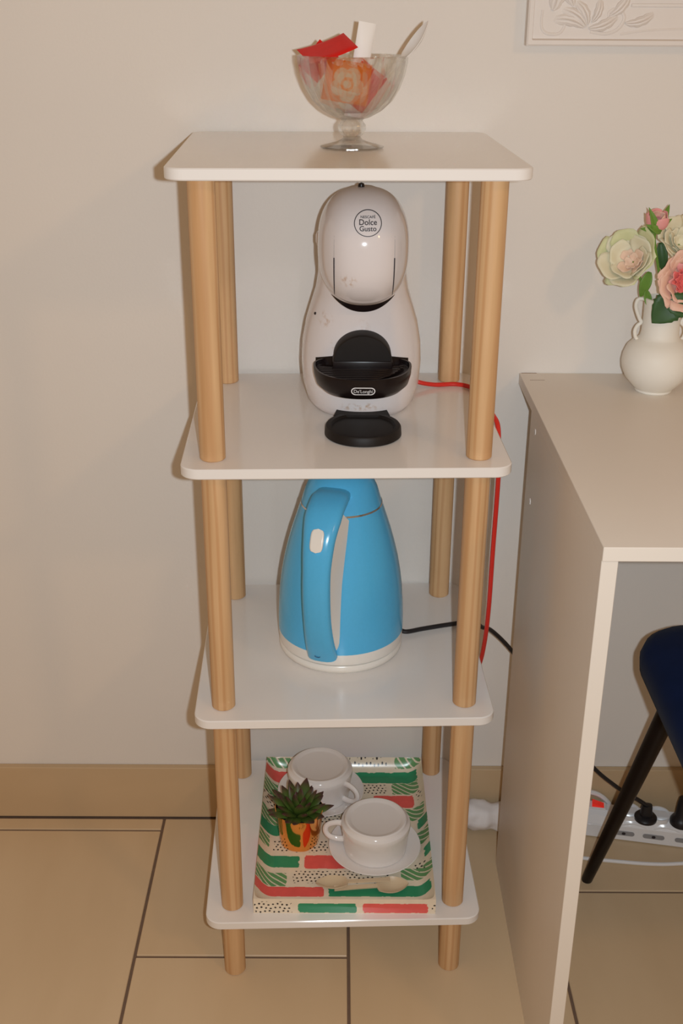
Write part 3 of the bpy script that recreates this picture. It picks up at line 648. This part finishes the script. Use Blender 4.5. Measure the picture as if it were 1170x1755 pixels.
f2 = flower('rose_bud', 'small pink rose bud with green sepals at the top of the bouquet', 'flowers in the vase', (.3925, -.085, .9800), (-.05, -.35, .95),
       [(3, .0085, 2.4, 2.5, P_p3, .05), (4, .0112, 2.1, 2.45, P_p1, .05), (4, .0128, 1.8, 2.25, P_p3, .06)], (vx, vy-.003, DZ+.1), tall=1.25)
f3 = flower('white_rose', 'white rose at the upper right of the bouquet, behind the pink one', 'flowers in the vase', (.4290, -.064, .9580), (.15, -.75, .6),
       [(5, .0090, 1.5, 1.6, P_w1, .08), (6, .0155, 1.4, 1.55, P_w1, .06), (6, .0225, 1.35, 1.5, P_w1, .05), (7, .0290, 1.3, 1.42, P_w1, .05)], (vx+.006, vy+.004, DZ+.1))
f4 = flower('pink_rose', 'open pink garden rose with coral heart, front right in the vase', 'flowers in the vase', (.4340, -.088, .9160), (.05, -.95, .25),
       [(5, .0060, 1.4, 1.6, P_p2, .16), (7, .0110, 1.1, 1.6, P_p2, .16), (8, .0165, .95, 1.5, P_p2, .14), (8, .0215, 1.0, 1.42, P_p3, .10), (7, .0270, 1.2, 1.38, P_p1, .06), (7, .0310, 1.3, 1.36, P_p1, .06), (7, .0345, 1.3, 1.40, P_p1, .06)], (vx+.003, vy-.006, DZ+.1))
def leaf_mesh(L, wd, fold=.25, curve=.2, ser=0.):
    def P(u, v):
        wv = wd*math.sin(math.pi*(.06+.94*v)**.85)**.9*(1+ser*math.sin(v*40)); y = (u*2-1)*wv/2
        return (y, v*L, -abs(u*2-1)*wv*fold*.5*-1+curve*L*(v-v*v*1.6))
    return grid(6, 14, P)
def leaf(parent, loc, ydir, nrm, L, wd, m, **kw):
    o = obj('leaf', leaf_mesh(L, wd, **kw), m, parent); s = o.modifiers.new('solid', 'SOLIDIFY'); s.thickness = .0006
    y = Vector(ydir).normalized(); z = Vector(nrm); z = (z-y*z.dot(y)).normalized(); x = y.cross(z); l = Vector(loc)-parent.location
    o.matrix_local = Matrix(((x.x, y.x, z.x, l.x), (x.y, y.y, z.y, l.y), (x.z, y.z, z.z, l.z), (0, 0, 0, 1))); return o
for k_, (dx_, dz_, L) in enumerate(((-.022, .003, .026), (.012, .024, .034), (.004, .012, .014), (.018, .012, .028), (-.010, .024, .034), (-.018, .010, .024))):
    a = 2*math.pi*k_/6
    leaf(f2, (.3925+.006*math.cos(a), -.085+.012*math.sin(a), .979), (dx_, .35*math.sin(a)*.02-.004, dz_), (dx_*.3, -1, .2), L, .0090, M_leafl if k_ != 2 else M_leafd, fold=.5, curve=.35)
leaf(f4, (.4250, -.104, .902), (-.52, -.05, -.62), (-.1, -1, .2), .046, .040, M_leafd, fold=.15, ser=.06)
leaf(f4, (.4080, -.108, .897), (.8, -.10, -.22), (0, -1, .35), .050, .030, M_leafd, fold=.15, ser=.06)
leaf(f1, (.3930, -.076, .926), (-.25, 0, -1), (-.3, -1, 0), .036, .014, M_leafl, fold=.4, curve=.3)
leaf(f1, (.3905, -.078, .903), (.30, -.1, -1), (-.2, -1, .1), .027, .0095, M_leafl, fold=.4, curve=-.2)
leaf(f3, (.4040, -.070, .962), (.2, -.1, -1), (-.2, -1, 0), .040, .014, M_leafd, fold=.3)

# ------------------------------------------------------------------ plaster relief on the wall
rx0, rz0, RWd, RHt = .2245, 1.1895, .62, .42
rl = thing('wall_relief', 'white plaster relief panel with scrolling leaves hung on the wall', 'wall decor', (rx0, 0, rz0))
obj('panel', box(0, RWd, -.014, -.0005, 0, RHt, .0008, 1), M_plaster, rl, smooth=False)
fr = loft([rrect(RWd-2*a, RHt-2*a, .001, 0, 2, RWd/2, RHt/2) for a in (0, .0, .0018, .0065, .0085)], False, False)
lv = [(-.012), -.0205, -.0222, -.0222, -.012]; n8 = len(rrect(1, 1, .001, 0, 2))
obj('moulding', ([(x, lv[i//n8], y) for i, (x, y, z) in enumerate(fr[0])], fr[1]), M_plaster, rl, smooth=False)
rb = random.Random(2)
def scroll(pts, r0, r1, nm='scroll'):
    P = spline(pts, 6); N = len(P); obj(nm, tube([(p[0], -.0135, p[1]) for p in [(q.x, q.y) for q in P]], [r0+(r1-r0)*abs(i/(N-1)-.4) for i in range(N)], 8, .9, (0, 1, 0)), M_plaster, rl)
def acanth(cx, cz, ang, L, wd):
    def P(u, v):
        wv = wd*math.sin(math.pi*(.05+.93*v))**.7*(1+.22*abs(math.sin(v*13))); s = (u*2-1); y = s*wv/2
        a = R_(ang)+.5*(v-.5); x_, z_ = v*L, y
        return (cx+x_*math.cos(a)-z_*math.sin(a), -.0132-.0075*(1-s*s)**.6*math.sin(math.pi*min(1, v+.12))*(1-.25*abs(math.sin(s*7))), cz+x_*math.sin(a)+z_*math.cos(a))
    vf = grid(12, 16, P); obj('acanthus_leaf', (vf[0], [tuple(reversed(f)) for f in vf[1]]), M_plaster, rl)
for mx in (0, 1):
    f = (lambda x: RWd-x) if mx else (lambda x: x)
    g = (lambda a: 180-a) if mx else (lambda a: a)
    for cz, sgnz in ((0, 1), (RHt, -1)):
        h = lambda z: cz+sgnz*z
        for (x, z, a, L, wd) in ((.070, .021, 158, .046, .013), (.072, .022, 138, .042, .012), (.074, .024, 112, .036, .012), (.076, .020, 14, .044, .012), (.079, .027, 62, .032, .010), (.055, .045, 128, .050, .016), (.100, .034, 40, .040, .012), (.120, .026, 8, .042, .011), (.030, .040, 80, .040, .02)):
            acanth(f(x), h(z), (g(a) if sgnz > 0 else -g(a)), L, wd)
        scroll([(f(x), h(z)) for x, z in ((.018, .040), (.018, .022), (.025, .014), (.040, .014), (.046, .024), (.040, .032), (.033, .028))], .0022, .0012)
        scroll([(f(x), h(z)) for x, z in ((.078, .016), (.098, .014), (.112, .020), (.118, .032), (.110, .042), (.099, .038), (.100, .030))], .0025, .0012)
        scroll([(f(x), h(z)) for x, z in ((.115, .0135), (.150, .018), (.200, .020), (.26, .020))], .0014, .0016, 'bead')
        scroll([(f(x), h(z)) for x, z in ((.075, .062), (.060, .070), (.065, .085), (.085, .085), (.100, .070), (.120, .068))], .0024, .0014)
for zz in (.046, .055, RHt-.046, RHt-.055):
    obj('rail', box(.125, RWd-.125, -.0165, -.0125, zz-.002, zz+.002, .0012, 2), M_plaster, rl)

# ------------------------------------------------------------------ blue chair under the desk
chx, chy = .595, -.440
ch = thing('chair', 'navy blue velvet chair with slim black tapered legs pushed under the desk', 'chair', (chx, chy, 0))
obj('seat', loft([rrect(.43-2*i, .44-2*i, .075-min(i, .05), z, 8) for i, z in ((.070, .428), (.030, .434), (.012, .444), (.002, .462), (0, .480), (.004, .493), (.014, .501), (.035, .506), (.070, .509))]), M_velvet, ch)
bk = []
for kk in range(25):
    t = R_(-150+120*kk/24); e = math.sin(math.pi*kk/24)**.6; cx_, cy_ = math.cos(t), math.sin(t)
    top = .56+.29*e
    ring = [(.205, .475), (.215, .50), (.222+.03*e, .5*(.5+top)), (.226+.05*e, top-.012), (.218+.05*e, top), (.205+.05*e, top-.010), (.198+.03*e, .5*(.5+top)), (.190, .50)]
    bk.append([(r*sgn(cx_, .8), -.02+r*.98*sgn(cy_, .8), z) for r, z in ring])
obj('backrest', loft(bk), M_velvet, ch)
for sx, sy in ((-1, 1), (1, 1), (-1, -1), (1, -1)):
    top, bot = Vector((sx*.147, sy*.172, .445)), Vector((sx*.2100, sy*.2870, 0))
    P = [bot+(top-bot)*f for f in (0, .01, .5, 1)]
    obj('leg', tube(P, [.0078, .0084, .0118, .0150], 20), M_leg, ch)

# ------------------------------------------------------------------ power strip and the clutter on the floor
ang = math.atan2(-.030, .159)
ps = thing('power_strip', 'white multi socket power strip with red lit switch on the floor under the desk', 'power strip', (.3780, -.0470, 0), ang)
SL, SH = .36, .046
obj('housing', loft([[(x, y, z) for y, z in ((0, .002), (0, .028), (.006, .040), (.014, SH), (.030, SH), (.034, .040), (.034, .002))] for x in (0, SL)]), M_strip, ps, smooth=False)
# scalloped top edge along the sockets
def scal(u, v):
    x = .075+u*(SL-.085); b = .0045*(.5+.5*math.cos(x*2*math.pi/.052+.6)); return (x, .0005+v*.012, .0285+b*(1-v)+v*.0185+b*.2)
sc_ = obj('socket_rim', grid(120, 6, scal), M_strip, ps); s = sc_.modifiers.new('solid', 'SOLIDIFY'); s.thickness = .002
obj('ridge', box(.001, .066, -.0012, .002, .0245, .0265, .0006, 1), M_strip, ps)
swb = obj('switch_frame', slab(.036, .018, .0040, .003, .0008, SH-.0005, .0365, .021), M_strip, ps)
obj('rocker', loft([[(x, y, SH+.0032) for x, y in ((.032, .014), (.051, .014), (.051, .028), (.032, .028))], [(x, y, SH+.0032+h_) for x, y, h_ in ((.032, .015, .0060), (.051, .015, .0008), (.051, .027, .0008), (.032, .027, .0060))]]), M_lit, swb, smooth=False)
for i, x in enumerate((.085, .132, .182, .232, .282, .332)):
    sl = obj('side_slot', xf(slab(.034, .0085, .0012, .0042, .0003, 0, seg=6), Matrix.Translation((x, .0002, .0155)) @ Matrix.Rotation(R_(90), 4, 'X')), M_slot, ps)
    obj('slot_hole', xf(slab(.006, .005, .0006, .0024, .0001, .0011, seg=5), Matrix.Translation((x, .0002, .0155)) @ Matrix.Rotation(R_(90), 4, 'X')), M_ink, sl)
    obj('socket', lathe([(0, SH-.004), (.0155, SH-.004), (.0165, SH+.0014), (.0185, SH+.0016), (.0188, SH-.002), (.0188, SH-.006), (0, SH-.006)], 28, x+.006, .020), M_strip, ps)
# white mains lead of the strip, looping over the floor
cp = [(.36, .018, .018), (.375, .012, .012), (.36, -.034, .0035), (.31, -.042, .0035), (.22, -.032, .0035), (.14, -.049, .0035), (.08, -.055, .0035), (.0, -.058, .0035), (-.03, -.052, .0035)]
obj('lead', tube(spline(cp, 8), .0030, 8), M_strip, ps)
pg = thing('plug', 'black plug of the kettle cord in the power strip', 'plug', (.4935, -.0620, .0425), ang)
obj('plug_body', lathe([(0, 0), (.0150, 0), (.0178, .002), (.0180, .006), (.0150, .0095), (.0085, .0110), (0, .0115)], 28), M_cord, pg)
obj('cord_grip', xf(loft([superring(0, 0, z, a, b, 3, 16) for z, a, b in ((0, .0100, .0085), (.012, .0090, .0078), (.0200, .0080, .0065))]), Matrix.Translation((0, .000, .009))), M_cord, pg)
pg2 = thing('plug', 'black plug standing in the power strip at the right edge of the photo', 'plug', (.5480, -.0720, .0425), ang)
obj('plug_body', lathe([(0, 0), (.0150, 0), (.0180, .002), (.0180, .008), (.0150, .013), (.0110, .018), (.0100, .040), (.0085, .050), (0, .051)], 28), M_cord, pg2)
obj('cord', tube(spline([(0, 0, .048), (.004, .006, .065), (.03, .012, .062), (.07, .016, .03), (.12, .018, .004)], 6), .003, 8), M_cord, pg2)
# white wrapped bundle behind the desk panel
rw = random.Random(4); wr = []
for i in range(40):
    f = i/39; x = .176+.165*f; rr = .0235*(1+.05*math.sin(f*23)+.04*math.sin(f*51+1))*(min(1, .35+f*12, .35+(1-f)*12))
    wr.append([(x, -.0385+rr*(1+.07*math.sin(3*t+f*30)+.05*math.sin(7*t+f*12))*math.cos(t), .0300+.003*math.sin(f*7)+rr*(1+.07*math.sin(2*t+f*21)+.04*math.sin(6*t-f*17))*math.sin(t)) for t in [2*math.pi*j/28 for j in range(28)]])
tag(obj('wrapped_bundle', loft(wr), M_wrap), 'crumpled white wrapped roll on the floor against the baseboard behind the desk panel', 'bundle')
tag(obj('cable_loop', tube(spline([(.345, -.0330, .030), (.365, -.022, .058), (.392, -.0185, .064), (.425, -.0185, .058), (.447, -.0185, .035), (.452, -.0185, .006)], 8), .0042, 8), M_strip), 'thick white cable arching up behind the lit switch of the power strip', 'cable')
